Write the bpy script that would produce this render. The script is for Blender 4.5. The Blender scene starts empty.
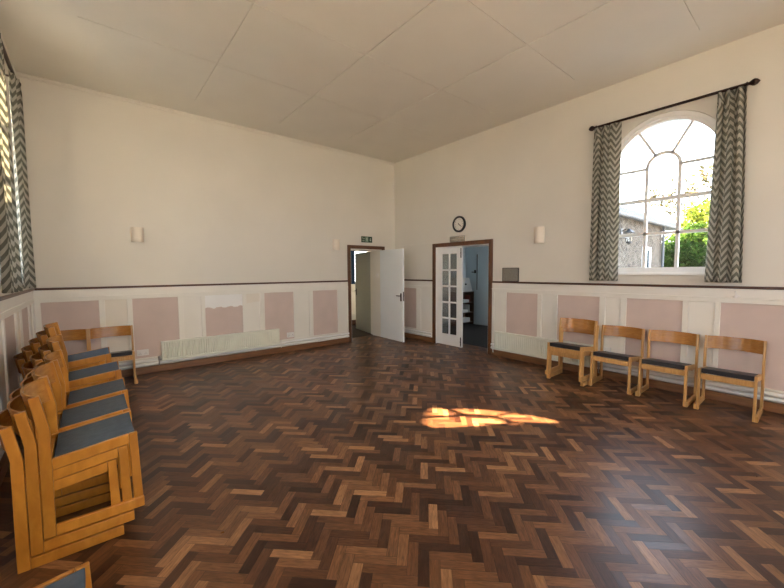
import bpy, bmesh, math, random
from mathutils import Vector, Matrix
random.seed(7)
PI = math.pi
COL = bpy.context.scene.collection
SC = bpy.context.scene

# ------------------------------------------------------------------ dimensions
H = 4.075            # ceiling
L = -6.223           # left wall (x)
YB = -10.6           # wall behind the camera (y)
TW = 0.35            # wall thickness
DADO = 1.345
CAM = Vector((-5.6197, -6.6424, 1.55))

# ------------------------------------------------------------------ materials
def new_mat(name):
    m = bpy.data.materials.new(name); m.use_nodes = True
    nt = m.node_tree; b = nt.nodes['Principled BSDF']
    return m, nt, b

def node(nt, typ, **kw):
    n = nt.nodes.new(typ)
    for k, v in kw.items(): setattr(n, k, v)
    return n

def math_n(nt, op, a, b=None, c=None):
    n = nt.nodes.new('ShaderNodeMath'); n.operation = op
    for i, v in enumerate((a, b, c)):
        if v is None: continue
        if isinstance(v, (int, float)): n.inputs[i].default_value = v
        else: nt.links.new(v, n.inputs[i])
    return n.outputs[0]

def ramp(nt, fac, stops, interp='LINEAR'):
    r = nt.nodes.new('ShaderNodeValToRGB'); r.color_ramp.interpolation = interp
    el = r.color_ramp.elements
    while len(el) > 1: el.remove(el[-1])
    el[0].position = stops[0][0]; el[0].color = (*stops[0][1], 1)
    for p, c in stops[1:]:
        e = el.new(p); e.color = (*c, 1)
    nt.links.new(fac, r.inputs[0])
    return r.outputs[0]

def paint(name, col, rough=0.6, var=0.06, scale=3.0, bump=0.0, bscale=120.0, spec=0.4):
    m, nt, b = new_mat(name)
    tc = node(nt, 'ShaderNodeTexCoord')
    n = node(nt, 'ShaderNodeTexNoise'); n.inputs['Scale'].default_value = scale; n.inputs['Detail'].default_value = 5
    nt.links.new(tc.outputs['Object'], n.inputs['Vector'])
    lo = tuple(c*(1-var) for c in col); hi = tuple(min(1, c*(1+var)) for c in col)
    c = ramp(nt, n.outputs['Fac'], [(0.3, lo), (0.7, hi)])
    nt.links.new(c, b.inputs['Base Color'])
    b.inputs['Roughness'].default_value = rough
    b.inputs['Specular IOR Level'].default_value = spec
    if bump:
        n2 = node(nt, 'ShaderNodeTexNoise'); n2.inputs['Scale'].default_value = bscale
        nt.links.new(tc.outputs['Object'], n2.inputs['Vector'])
        bp = node(nt, 'ShaderNodeBump'); bp.inputs['Strength'].default_value = bump; bp.inputs['Distance'].default_value = 0.004
        nt.links.new(n2.outputs['Fac'], bp.inputs['Height']); nt.links.new(bp.outputs[0], b.inputs['Normal'])
    return m

def wood(name, c0, c1, axis=(1, 14, 14), rough=0.35, scale=4.0):
    m, nt, b = new_mat(name)
    tc = node(nt, 'ShaderNodeTexCoord')
    oi = node(nt, 'ShaderNodeObjectInfo')
    mp = node(nt, 'ShaderNodeMapping'); mp.inputs['Scale'].default_value = axis
    nt.links.new(tc.outputs['Object'], mp.inputs['Vector'])
    sc = node(nt, 'ShaderNodeVectorMath', operation='SCALE'); sc.inputs['Scale'].default_value = 17.0
    cx = node(nt, 'ShaderNodeCombineXYZ'); nt.links.new(oi.outputs['Random'], cx.inputs[0]); nt.links.new(oi.outputs['Random'], cx.inputs[2])
    nt.links.new(cx.outputs[0], sc.inputs[0])
    ad = node(nt, 'ShaderNodeVectorMath', operation='ADD')
    nt.links.new(mp.outputs[0], ad.inputs[0]); nt.links.new(sc.outputs[0], ad.inputs[1])
    n = node(nt, 'ShaderNodeTexNoise'); n.inputs['Scale'].default_value = scale; n.inputs['Detail'].default_value = 6
    n.inputs['Distortion'].default_value = 0.6
    nt.links.new(ad.outputs[0], n.inputs['Vector'])
    c = ramp(nt, n.outputs['Fac'], [(0.28, c0), (0.72, c1)])
    hv = node(nt, 'ShaderNodeHueSaturation')
    v = math_n(nt, 'MULTIPLY_ADD', oi.outputs['Random'], 0.3, 0.85)
    nt.links.new(v, hv.inputs['Value']); nt.links.new(c, hv.inputs['Color'])
    nt.links.new(hv.outputs[0], b.inputs['Base Color'])
    b.inputs['Roughness'].default_value = rough
    return m

def plain(name, col, rough=0.5, metal=0.0):
    return_m, nt, b = new_mat(name)
    b.inputs['Base Color'].default_value = (*col, 1); b.inputs['Roughness'].default_value = rough
    b.inputs['Metallic'].default_value = metal
    return return_m

def glass(name, tint=(1, 1, 1), refl=0.06, rough=0.0):
    m = bpy.data.materials.new(name); m.use_nodes = True; nt = m.node_tree
    nt.nodes.clear()
    out = node(nt, 'ShaderNodeOutputMaterial'); mx = node(nt, 'ShaderNodeMixShader')
    t = node(nt, 'ShaderNodeBsdfTransparent'); t.inputs[0].default_value = (*tint, 1)
    g = node(nt, 'ShaderNodeBsdfGlossy'); g.inputs['Roughness'].default_value = rough
    lw = node(nt, 'ShaderNodeLayerWeight'); lw.inputs['Blend'].default_value = 0.2
    f = math_n(nt, 'MULTIPLY_ADD', lw.outputs['Facing'], 0.25, refl)
    nt.links.new(f, mx.inputs[0]); nt.links.new(t.outputs[0], mx.inputs[1]); nt.links.new(g.outputs[0], mx.inputs[2])
    nt.links.new(mx.outputs[0], out.inputs[0])
    return m

def parquet_mat():
    m, nt, b = new_mat('parquet')
    g = node(nt, 'ShaderNodeNewGeometry'); sp = node(nt, 'ShaderNodeSeparateXYZ')
    nt.links.new(g.outputs['Position'], sp.inputs[0])
    x, y = sp.outputs[0], sp.outputs[1]
    W = 0.0578; s = 1/(math.sqrt(2)*W)
    u = math_n(nt, 'ADD', math_n(nt, 'MULTIPLY', math_n(nt, 'SUBTRACT', x, y), s), 2000.13)
    v = math_n(nt, 'ADD', math_n(nt, 'MULTIPLY', math_n(nt, 'ADD', x, y), s), 2000.80)
    i = math_n(nt, 'FLOOR', u); j = math_n(nt, 'FLOOR', v)
    k = math_n(nt, 'FLOORED_MODULO', math_n(nt, 'ADD', i, j), 8.0)
    isH = math_n(nt, 'LESS_THAN', k, 3.5)
    def mix(a, c):  # isH ? a : c
        return math_n(nt, 'ADD', math_n(nt, 'MULTIPLY', isH, a), math_n(nt, 'MULTIPLY', math_n(nt, 'SUBTRACT', 1.0, isH), c))
    i0 = mix(math_n(nt, 'SUBTRACT', i, k), i)
    j0 = mix(j, math_n(nt, 'SUBTRACT', j, math_n(nt, 'SUBTRACT', k, 4.0)))
    al = mix(math_n(nt, 'SUBTRACT', u, i0), math_n(nt, 'SUBTRACT', v, j0))
    ac = mix(math_n(nt, 'SUBTRACT', v, j0), math_n(nt, 'SUBTRACT', u, i0))
    cid = node(nt, 'ShaderNodeCombineXYZ')
    nt.links.new(i0, cid.inputs[0]); nt.links.new(j0, cid.inputs[1]); nt.links.new(isH, cid.inputs[2])
    wn = node(nt, 'ShaderNodeTexWhiteNoise'); wn.noise_dimensions = '3D'
    nt.links.new(cid.outputs[0], wn.inputs['Vector'])
    rnd = wn.outputs['Value']
    scol = node(nt, 'ShaderNodeSeparateColor'); nt.links.new(wn.outputs['Color'], scol.inputs[0])
    base = ramp(nt, rnd, [(0.0, (.042, .014, .007)), (0.20, (.072, .025, .012)), (0.42, (.130, .049, .020)),
                          (0.72, (.192, .080, .032)), (0.90, (.25, .112, .045)), (0.965, (.37, .18, .078)), (1.0, (.43, .21, .09))])
    # grain along the block
    gv = node(nt, 'ShaderNodeCombineXYZ')
    nt.links.new(math_n(nt, 'MULTIPLY_ADD', al, 0.35, math_n(nt, 'MULTIPLY', scol.outputs[0], 40.0)), gv.inputs[0])
    nt.links.new(math_n(nt, 'MULTIPLY_ADD', ac, 2.6, math_n(nt, 'MULTIPLY', scol.outputs[1], 40.0)), gv.inputs[1])
    nt.links.new(math_n(nt, 'MULTIPLY', rnd, 30.0), gv.inputs[2])
    gn = node(nt, 'ShaderNodeTexNoise'); gn.inputs['Scale'].default_value = 2.2; gn.inputs['Detail'].default_value = 5
    gn.inputs['Distortion'].default_value = 0.8
    nt.links.new(gv.outputs[0], gn.inputs['Vector'])
    gf = ramp(nt, gn.outputs['Fac'], [(0.3, (.52, .50, .48)), (0.7, (1.03, 1.03, 1.03))])
    mc = node(nt, 'ShaderNodeMix', data_type='RGBA', blend_type='MULTIPLY'); mc.inputs['Factor'].default_value = 1
    nt.links.new(base, mc.inputs['A']); nt.links.new(gf, mc.inputs['B'])
    # joints
    e1 = math_n(nt, 'MINIMUM', ac, math_n(nt, 'SUBTRACT', 1.0, ac))
    e2 = math_n(nt, 'MINIMUM', al, math_n(nt, 'SUBTRACT', 4.0, al))
    e = math_n(nt, 'MINIMUM', e1, e2)
    gap = math_n(nt, 'LESS_THAN', e, 0.018)
    mj = node(nt, 'ShaderNodeMix', data_type='RGBA'); nt.links.new(math_n(nt, 'MULTIPLY', gap, 0.75), mj.inputs['Factor'])
    nt.links.new(mc.outputs['Result'], mj.inputs['A']); mj.inputs['B'].default_value = (.02, .009, .005, 1)
    nt.links.new(mj.outputs['Result'], b.inputs['Base Color'])
    # worn varnish
    wv = node(nt, 'ShaderNodeTexNoise'); wv.inputs['Scale'].default_value = 1.3; wv.inputs['Detail'].default_value = 6
    nt.links.new(g.outputs['Position'], wv.inputs['Vector'])
    r = math_n(nt, 'MULTIPLY_ADD', wv.outputs['Fac'], 0.16, math_n(nt, 'MULTIPLY_ADD', scol.outputs[2], 0.08, 0.22))
    nt.links.new(r, b.inputs['Roughness'])
    b.inputs['Specular IOR Level'].default_value = 0.40
    hgt = math_n(nt, 'MULTIPLY_ADD', gn.outputs['Fac'], 0.25, math_n(nt, 'MINIMUM', math_n(nt, 'MULTIPLY', e, 18.0), 1.0))
    til = math_n(nt, 'MULTIPLY', math_n(nt, 'SUBTRACT', scol.outputs[0], 0.5), math_n(nt, 'MULTIPLY', ac, 0.9))
    bp = node(nt, 'ShaderNodeBump'); bp.inputs['Strength'].default_value = 0.25; bp.inputs['Distance'].default_value = 0.0012
    nt.links.new(math_n(nt, 'ADD', hgt, til), bp.inputs['Height']); nt.links.new(bp.outputs[0], b.inputs['Normal'])
    return m

def chevron_mat():
    m = bpy.data.materials.new('chevron_fabric'); m.use_nodes = True; nt = m.node_tree; nt.nodes.clear()
    out = node(nt, 'ShaderNodeOutputMaterial')
    uv = node(nt, 'ShaderNodeUVMap'); sp = node(nt, 'ShaderNodeSeparateXYZ'); nt.links.new(uv.outputs[0], sp.inputs[0])
    P, Q, A = 0.125, 0.086, 1.15
    fr = math_n(nt, 'FRACT', math_n(nt, 'MULTIPLY', sp.outputs[0], 1/P))
    tri = math_n(nt, 'MULTIPLY', math_n(nt, 'ABSOLUTE', math_n(nt, 'SUBTRACT', fr, 0.5)), 2.0)
    s = math_n(nt, 'FRACT', math_n(nt, 'MULTIPLY_ADD', tri, -A, math_n(nt, 'MULTIPLY_ADD', sp.outputs[1], 1/Q, 50.0)))
    st = math_n(nt, 'LESS_THAN', s, 0.52)
    n = node(nt, 'ShaderNodeTexNoise'); n.inputs['Scale'].default_value = 60; nt.links.new(uv.outputs[0], n.inputs['Vector'])
    mx = node(nt, 'ShaderNodeMix', data_type='RGBA'); nt.links.new(st, mx.inputs['Factor'])
    mx.inputs['A'].default_value = (.57, .55, .47, 1); mx.inputs['B'].default_value = (.21, .21, .17, 1)
    d = node(nt, 'ShaderNodeBsdfDiffuse'); t = node(nt, 'ShaderNodeBsdfTranslucent'); ms = node(nt, 'ShaderNodeMixShader')
    nt.links.new(mx.outputs['Result'], d.inputs[0]); nt.links.new(mx.outputs['Result'], t.inputs[0]); ms.inputs[0].default_value = 0.40
    nt.links.new(d.outputs[0], ms.inputs[1]); nt.links.new(t.outputs[0], ms.inputs[2]); nt.links.new(ms.outputs[0], out.inputs[0])
    return m

def stone_mat():
    m, nt, b = new_mat('rubble_stone')
    tc = node(nt, 'ShaderNodeTexCoord')
    mp = node(nt, 'ShaderNodeMapping'); mp.inputs['Scale'].default_value = (4.6, 4.6, 9.5)
    nt.links.new(tc.outputs['Object'], mp.inputs['Vector'])
    v = node(nt, 'ShaderNodeTexVoronoi'); v.inputs['Scale'].default_value = 1.0; nt.links.new(mp.outputs[0], v.inputs['Vector'])
    ve = node(nt, 'ShaderNodeTexVoronoi'); ve.feature = 'DISTANCE_TO_EDGE'; ve.inputs['Scale'].default_value = 1.0; nt.links.new(mp.outputs[0], ve.inputs['Vector'])
    sc = node(nt, 'ShaderNodeSeparateColor'); nt.links.new(v.outputs['Color'], sc.inputs[0])
    c = ramp(nt, sc.outputs[0], [(0, (.030, .020, .013)), (.4, (.056, .041, .027)), (.75, (.080, .061, .043)), (1, (.12, .10, .076))])
    j = math_n(nt, 'LESS_THAN', ve.outputs['Distance'], 0.06)
    mx = node(nt, 'ShaderNodeMix', data_type='RGBA'); nt.links.new(j, mx.inputs['Factor']); nt.links.new(c, mx.inputs['A'])
    mx.inputs['B'].default_value = (.10, .087, .068, 1)
    nt.links.new(mx.outputs['Result'], b.inputs['Base Color']); b.inputs['Roughness'].default_value = .9
    return m

def leaf_mat(name, c0, c1):
    m = bpy.data.materials.new(name); m.use_nodes = True; nt = m.node_tree; nt.nodes.clear()
    out = node(nt, 'ShaderNodeOutputMaterial')
    g = node(nt, 'ShaderNodeNewGeometry')
    c = ramp(nt, g.outputs['Random Per Island'], [(0, c0), (1, c1)])
    d = node(nt, 'ShaderNodeBsdfDiffuse'); t = node(nt, 'ShaderNodeBsdfTranslucent'); ms = node(nt, 'ShaderNodeMixShader')
    nt.links.new(c, d.inputs[0]); nt.links.new(c, t.inputs[0]); ms.inputs[0].default_value = .45
    nt.links.new(d.outputs[0], ms.inputs[1]); nt.links.new(t.outputs[0], ms.inputs[2]); nt.links.new(ms.outputs[0], out.inputs[0])
    return m

M = {}
M['wall'] = paint('cream_wall_paint', (.738, .707, .632), .65, .03, 1.2, .10, 60, .3)
M['ceil'] = paint('ceiling_paint', (.785, .765, .695), .75, .025, 1.5, .05, 40, .2)
M['gloss'] = paint('cream_gloss_paint', (.83, .805, .735), .35, .02, 3, 0, 1, .45)
M['white'] = paint('white_gloss_paint', (.88, .875, .85), .35, .02, 3, 0, 1, .45)
M['doorwhite'] = paint('white_door_paint', (.85, .89, .90), .4, .02, 2, 0, 1, .45)  # white paint with the bluish window light mixed into its colour
M['pink'] = paint('pink_panel_paint', (.64, .520, .470), .6, .04, 4, .05, 60, .3)
M['buff'] = paint('buff_panel_paint', (.80, .75, .66), .6, .03, 4, .05, 60, .3)
M['trim'] = wood('brown_varnished_trim', (.085, .032, .012), (.16, .062, .022), (12, 12, 1), .35, 3)
M['trimx'] = wood('brown_varnished_rail', (.06, .022, .010), (.115, .045, .018), (1, 1, 12), .35, 3)
M['skirt'] = wood('brown_varnished_skirting', (.16, .070, .028), (.27, .125, .052), (1, 1, 12), .35, 3)
M['floor'] = parquet_mat()
M['chairwood'] = wood('orange_varnished_beech', (.42, .160, .017), (.58, .250, .034), (5, 20, 2.0), .32, 3.5)
M['honeywood'] = wood('honey_varnished_beech', (.48, .25, .08), (.65, .38, .14), (5, 20, 2.0), .33, 3.5)
M['bandwood'] = wood('varnished_plywood_band', (.33, .135, .024), (.46, .205, .042), (12, 2, 16), .25, 3.5)
M['fabric'] = paint('blue_grey_seat_fabric', (.088, .116, .150), .85, .12, 30, .3, 500, .2)
M['vinyl'] = paint('black_vinyl', (.018, .019, .023), .38, .1, 8, .05, 200, .5)
M['chev'] = chevron_mat()
M['iron'] = plain('dark_bronze_metal', (.035, .018, .012), .4, .6)
M['black'] = plain('black_plastic', (.012, .012, .012), .35)
M['chrome'] = plain('brushed_steel', (.45, .44, .42), .3, 1)
M['darkmetal'] = plain('dark_metal', (.06, .05, .045), .4, .8)
M['plastic'] = plain('white_plastic', (.82, .80, .77), .35)
M['rad'] = paint('radiator_enamel', (.80, .81, .715), .35, .01, 2, 0, 1, .4)
M['shade'] = paint('cream_plaster_shade', (.80, .73, .62), .6, .02)
M['clockface'] = plain('clock_face', (.78, .75, .66), .4)
M['glass'] = glass('window_glass')
M['cover'] = glass('clear_cover', (.93, .93, .90), .10, .15)
M['obscure'] = glass('reeded_glass', (.55, .57, .54), .16, .12)
M['signgreen'] = plain('sign_green', (.010, .045, .020), .45)
M['signwhite'] = plain('sign_white', (.45, .52, .45), .5)
M['stone'] = stone_mat()
M['fascia'] = paint('pale_fascia', (.10, .105, .11), .6)
M['roof'] = paint('slate_roof', (.12, .12, .13), .7, .2, 6)
M['render'] = paint('pale_render', (.62, .59, .53), .8, .1, 2)
M['ground'] = paint('outdoor_paving', (.25, .24, .21), .9, .2, 1.5)
M['bark'] = paint('bark', (.12, .085, .06), .9, .3, 8)
M['leafA'] = leaf_mat('yellow_green_leaves', (.06, .095, .010), (.16, .20, .028))
M['leafB'] = leaf_mat('mid_green_leaves', (.018, .05, .008), (.07, .13, .022))
M['leafC'] = leaf_mat('russet_leaves', (.05, .048, .024), (.11, .10, .05))
M['pale'] = paint('pale_blue_wall_paint', (.62, .70, .74), .5, .02)
M['bluecurtain'] = paint('blue_curtain_fabric', (.03, .08, .16), .9, .1)
M['darkfloor'] = paint('dark_carpet', (.045, .035, .028), .9, .2, 20)
M['greydoor'] = paint('grey_green_door_paint', (.42, .44, .385), .45, .02)
M['shelfwood'] = wood('dark_shelf_wood', (.055, .026, .013), (.10, .048, .022), (1, 1, 8), .4, 3)
M['book'] = paint('faded_red_cloth', (.25, .07, .05), .7)
M['paper'] = paint('white_card', (.72, .70, .66), .7)
M['mirror'] = plain('tarnished_mirror', (.33, .33, .30), .16, .85)

# ------------------------------------------------------------------ mesh helpers
class MB:
    def __init__(self): self.v = []; self.f = []; self.uv = {}
    def add(self, vs, fs):
        o = len(self.v); self.v += [tuple(p) for p in vs]; self.f += [tuple(i+o for i in f) for f in fs]; return o
    def box(self, a, b):
        x0, x1 = sorted((a[0], b[0])); y0, y1 = sorted((a[1], b[1])); z0, z1 = sorted((a[2], b[2]))
        self.add([(x0,y0,z0),(x1,y0,z0),(x1,y1,z0),(x0,y1,z0),(x0,y0,z1),(x1,y0,z1),(x1,y1,z1),(x0,y1,z1)],
                 [(0,3,2,1),(4,5,6,7),(0,1,5,4),(1,2,6,5),(2,3,7,6),(3,0,4,7)]); return self
    def prism(self, poly, fn, d0, d1):
        """poly of 2-D points; fn(p, q, d) -> 3-D point; extruded from d0 to d1"""
        n = len(poly)
        vs = [fn(p, q, d0) for p, q in poly] + [fn(p, q, d1) for p, q in poly]
        fs = [tuple(range(n))[::-1], tuple(range(n, 2*n))] + [(i, (i+1) % n, n+(i+1) % n, n+i) for i in range(n)]
        self.add(vs, fs); return self
    def strip(self, pa, pb, closed=False):
        """quads between two polylines"""
        n = len(pa); o = self.add(list(pa)+list(pb), [])
        for i in range(n if closed else n-1):
            j = (i+1) % n
            self.f.append((o+i, o+j, o+n+j, o+n+i))
        return self
    def tube(self, pts, r, seg=8, caps=True):
        pts = [Vector(p) for p in pts]; rings = []
        for i, p in enumerate(pts):
            d = (pts[min(i+1, len(pts)-1)] - pts[max(i-1, 0)]).normalized()
            a = d.orthogonal().normalized() if i == 0 else (rings_a - d*rings_a.dot(d)).normalized()
            rings_a = a; b = d.cross(a); rr = r[i] if isinstance(r, (list, tuple)) else r
            rings.append([p + rr*(math.cos(2*PI*k/seg)*a + math.sin(2*PI*k/seg)*b) for k in range(seg)])
        o = self.add([q for R in rings for q in R], [])
        for i in range(len(pts)-1):
            for k in range(seg):
                k2 = (k+1) % seg
                self.f.append((o+i*seg+k, o+i*seg+k2, o+(i+1)*seg+k2, o+(i+1)*seg+k))
        if caps:
            self.f.append(tuple(o+k for k in range(seg))[::-1]); e = o+(len(pts)-1)*seg
            self.f.append(tuple(e+k for k in range(seg)))
        return self
    def lathe(self, prof, fn, seg=24):
        """prof (r, h); fn(a, b, h) -> 3-D"""
        o = self.add([fn(r*math.cos(2*PI*k/seg), r*math.sin(2*PI*k/seg), h) for r, h in prof for k in range(seg)], [])
        for i in range(len(prof)-1):
            for k in range(seg):
                k2 = (k+1) % seg
                self.f.append((o+i*seg+k, o+i*seg+k2, o+(i+1)*seg+k2, o+(i+1)*seg+k))
        self.f.append(tuple(o+k for k in range(seg))[::-1]); e = o+(len(prof)-1)*seg
        self.f.append(tuple(e+k for k in range(seg)))
        return self
    def build(self, name, mat, parent=None, origin=None, bevel=0, smooth=False, recalc=True, merge=False):
        me = bpy.data.meshes.new(name)
        off = Vector(origin) if origin is not None else Vector((0,0,0))
        me.from_pydata([Vector(p)-off for p in self.v], [], self.f)
        if recalc:
            bm = bmesh.new(); bm.from_mesh(me)
            if merge: bmesh.ops.remove_doubles(bm, verts=bm.verts, dist=1e-5)
            bmesh.ops.recalc_face_normals(bm, faces=bm.faces); bm.to_mesh(me); bm.free()
        me.materials.append(mat)
        if smooth:
            for p in me.polygons: p.use_smooth = True
        o = bpy.data.objects.new(name, me); COL.objects.link(o)
        o.location = off
        if parent: 
            o.parent = parent
            if origin is not None: o.location = off - parent.location if parent.type == 'EMPTY' or True else off
        if bevel:
            bv = o.modifiers.new('bevel', 'BEVEL'); bv.width = bevel; bv.segments = 2; bv.limit_method = 'ANGLE'
        return o

def tag(o, label=None, cat=None, group=None, kind=None):
    if label: o['label'] = label
    if cat: o['category'] = cat
    if group: o['group'] = group
    if kind: o['kind'] = kind
    return o

def empty(name, loc=(0, 0, 0), rz=0):
    o = bpy.data.objects.new(name, None); COL.objects.link(o); o.location = loc; o.rotation_euler = (0, 0, rz)
    o.empty_display_size = .1
    return o

def structure(o, label=None):
    o['kind'] = 'structure'
    if label: o['label'] = label
    return o

# frames of the four walls: fn(u, d, z), d measured from the room face into the wall
def fn_back(u, d, z): return (u, d, z)          # u = x
def fn_right(u, d, z): return (d, u, z)         # u = y
def fn_left(u, d, z): return (L - d, u, z)      # u = y
def fn_front(u, d, z): return (u, YB - d, z)    # u = x

def wbox(mb, fn, u0, u1, d0, d1, z0, z1):
    return mb.box(fn(u0, d0, z0), fn(u1, d1, z1))

def wall(name, fn, ua, ub, openings, t=TW, top=H+0.1):
    mb = MB(); br = {ua, ub}
    for o in openings:
        br |= {o['u0'], o['u1']}
        if o.get('arch'):
            n = 36
            for k in range(1, n): br.add(o['c'] - o['r']*math.cos(PI*k/n))
    br = sorted(br)
    def ztop(o, u):
        if o.get('arch'): return o['z1'] + math.sqrt(max(0, o['r']**2 - (u-o['c'])**2))
        return o['z1']
    def quad(a, b, za0, za1, zb0, zb1, d):
        mb.add([fn(a, d, za0), fn(b, d, zb0), fn(b, d, zb1), fn(a, d, za1)], [(0, 1, 2, 3)])
    for a, b in zip(br[:-1], br[1:]):
        mid = (a+b)/2; op = next((o for o in openings if o['u0'] < mid < o['u1']), None)
        for d in (0, t):
            if op is None: quad(a, b, 0, top, 0, top, d)
            else:
                if op['z0'] > 0: quad(a, b, 0, op['z0'], 0, op['z0'], d)
                quad(a, b, ztop(op, a), top, ztop(op, b), top, d)
        if op:
            if op['z0'] > 0: mb.add([fn(a, 0, op['z0']), fn(b, 0, op['z0']), fn(b, t, op['z0']), fn(a, t, op['z0'])], [(0, 1, 2, 3)])
            mb.add([fn(a, 0, ztop(op, a)), fn(b, 0, ztop(op, b)), fn(b, t, ztop(op, b)), fn(a, t, ztop(op, a))], [(0, 1, 2, 3)])
        mb.add([fn(a, 0, top), fn(b, 0, top), fn(b, t, top), fn(a, t, top)], [(0, 1, 2, 3)])
    for o in openings:
        for u in (o['u0'], o['u1']):
            mb.add([fn(u, 0, o['z0']), fn(u, t, o['z0']), fn(u, t, o['z1']), fn(u, 0, o['z1'])], [(0, 1, 2, 3)])
    for u in (ua, ub): mb.add([fn(u, 0, 0), fn(u, t, 0), fn(u, t, top), fn(u, 0, top)], [(0, 1, 2, 3)])
    w = mb.build(name, M['wall'], merge=True)
    return structure(w)

# ------------------------------------------------------------------ room shell
WIN = dict(arch=True, r=0.645, z0=1.50, z1=2.865)
def win_open(c): return dict(WIN, c=c, u0=c-.645, u1=c+.645)
D1 = dict(u0=-1.27, u1=-.40, z0=0, z1=2.04)
D2 = dict(u0=-2.68, u1=-1.345, z0=0, z1=2.035)
W_right = [-5.24, -8.6]
W_left = [-1.90, -5.24, -8.6]
wall_back = wall('wall_back', fn_back, L, 0.0, [D1])
wall_right = wall('wall_right', fn_right, YB-TW, TW, [D2] + [win_open(c) for c in W_right])
wall_left = wall('wall_left', fn_left, YB-TW, TW, [win_open(c) for c in W_left])
W_front_added = [-4.75, -3.1, -1.45]  # unseen windows added in the wall behind the camera to brighten the room
wall_front = wall('wall_front', fn_front, L, 0.0, [win_open(c) for c in W_front_added])
fl = MB(); fl.add([(L, YB, 0), (0.4, YB, 0), (.4, TW, 0), (L, TW, 0), (L, YB, -.1), (.4, YB, -.1), (.4, TW, -.1), (L, TW, -.1)],
                  [(0,1,2,3),(7,6,5,4),(0,4,5,1),(1,5,6,2),(2,6,7,3),(3,7,4,0)])
floor = structure(fl.build('floor', M['floor']))

# ceiling: slab with raised boards and gaps between them
cb = MB(); cb.box((L-.02, YB-.02, H), (.02, .02, H+.12))
xs = [-5.61, -4.33, -3.045, -1.75, -.54]; ys = [-.55, -1.815, -3.09, -4.385, -5.67, -6.95, -8.23, -9.51]
g = .008
for a, b in zip(xs[:-1], xs[1:]):
    for c, d in zip(ys[:-1], ys[1:]):
        cb.box((a+g, d+g*.6, H-.012), (b-g, c-g*.6, H+.01))
ceiling = structure(cb.build('ceiling', M['ceil']))
cv = MB()
cv.box((L, -.018, H-.045), (0, 0, H)); cv.box((L, -.028, H-.018), (0, 0, H))
structure(cv.build('trim_1', M['wall'], bevel=.004))

# ------------------------------------------------------------------ panelling on the walls
def panelling(num, fn, pieces, ua, ub, gaps=(), where=None):
    """pieces: (u0, u1, colour); ua..ub the run; gaps the door widths that are left out"""
    runs = []; cur = ua
    for g0, g1 in sorted(gaps): runs.append((cur, g0)); cur = g1
    runs.append((cur, ub))
    fr = MB(); dr = MB(); sk = MB()
    e = -.001
    for a, b in runs:
        wbox(fr, fn, a, b, .001, -.016, 1.212, DADO-.02)         # frieze band
        wbox(fr, fn, a, b, .001, -.030, 1.205, 1.222)            # bead
        wbox(fr, fn, a, b, .001, -.020, 1.158, 1.206)            # top rail
        wbox(fr, fn, a, b, .001, -.020, .225, .245)              # bottom rail
        wbox(dr, fn, a, b, .001, -.034, DADO-.022, DADO+.008)
        for nm, zz in (('upper', .196), ('lower', .140)) if where else ():
            hp = MB(); hp.tube([fn(a+.004, -.029, zz), fn(b-.004, -.029, zz)], .023, 12)
            for uu in [a+.25+k*1.3 for k in range(int((b-a-.3)/1.3)+1)]: wbox(hp, fn, uu-.008, uu+.008, .0, -.055, zz-.026, zz+.004)
            ho = hp.build('heating_pipe', M['white'], smooth=False)
            tag(ho, '%s white heating pipe above the skirting %s' % (nm, where(a, b)), 'pipe', 'white heating pipes')
        wbox(sk, fn, a, b, .001, -.032, .0005, .105)
        ps = [p for p in pieces if p[0] >= a-.05 and p[1] <= b+.05]
        ed = [a] + [x for p in sorted(ps) for x in (p[0], p[1])] + [b]
        for k in range(0, len(ed), 2):
            if ed[k+1]-ed[k] > .004: wbox(fr, fn, ed[k], ed[k+1], .001, -.020, .245, 1.158)
    prefix_wall = structure(fr.build('trim_%d' % num, M['gloss'], bevel=.004), 'cream panel framing')
    dr.build('dado_rail', M['trimx'], prefix_wall, bevel=.006)
    for u0, u1, c in pieces:
        pm = MB(); wbox(pm, fn, u0, u1, .001, -.005, .245, 1.158)
        o = pm.build({'pink': 'pink_panel', 'buff': 'narrow_panel', 'gloss': 'narrow_panel'}[c], M[c], prefix_wall)
        o['label'] = 'dusty pink wall panel' if c == 'pink' else 'narrow cream wall panel'
    return sk, prefix_wall

pb = [(-6.145,-5.548,'pink'),(-5.481,-5.225,'buff'),(-5.158,-4.564,'pink'),(-4.494,-4.231,'gloss'),(-4.17,-3.564,'pink'),
      (-3.495,-3.253,'gloss'),(-3.17,-2.602,'pink'),(-2.508,-2.272,'gloss'),(-2.184,-1.612,'pink'),(-1.52,-1.37,'gloss')]
sk, pan_back = panelling(4, fn_back, pb, L, 0.0, [(-1.345, -.325)], lambda a, b: 'under the long radiator on the back wall' if a < -3 else 'in the corner behind the white door')
structure(sk.build('baseboard_back', M['skirt'], bevel=.006))
# cream paint patches left above the pink on two panels (stain with a ragged lower edge)
pm = MB(); n = 24; rr = random.Random(3)
up = [(-4.17+ .606*k/n, .945 + .012*math.sin(k*.9)+rr.uniform(-.006,.006)) for k in range(n+1)]
pm.prism(up + [(-3.564, 1.157), (-4.17, 1.157)], lambda p, q, d: (p, d, q), -.0065, -.004)
pm.build('paint_patch', M['white'], pan_back)['label'] = 'unpainted cream strip at panel top'
pm = MB(); up = [(-3.495+.242*k/8, .98+.03*k/8+rr.uniform(-.006,.006)) for k in range(9)]
pm.prism(up + [(-3.253, 1.157), (-3.495, 1.157)], lambda p, q, d: (p, d, q), -.0065, -.004)
pm.build('paint_patch', M['buff'], pan_back)['label'] = 'old buff paint at panel top'

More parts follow.
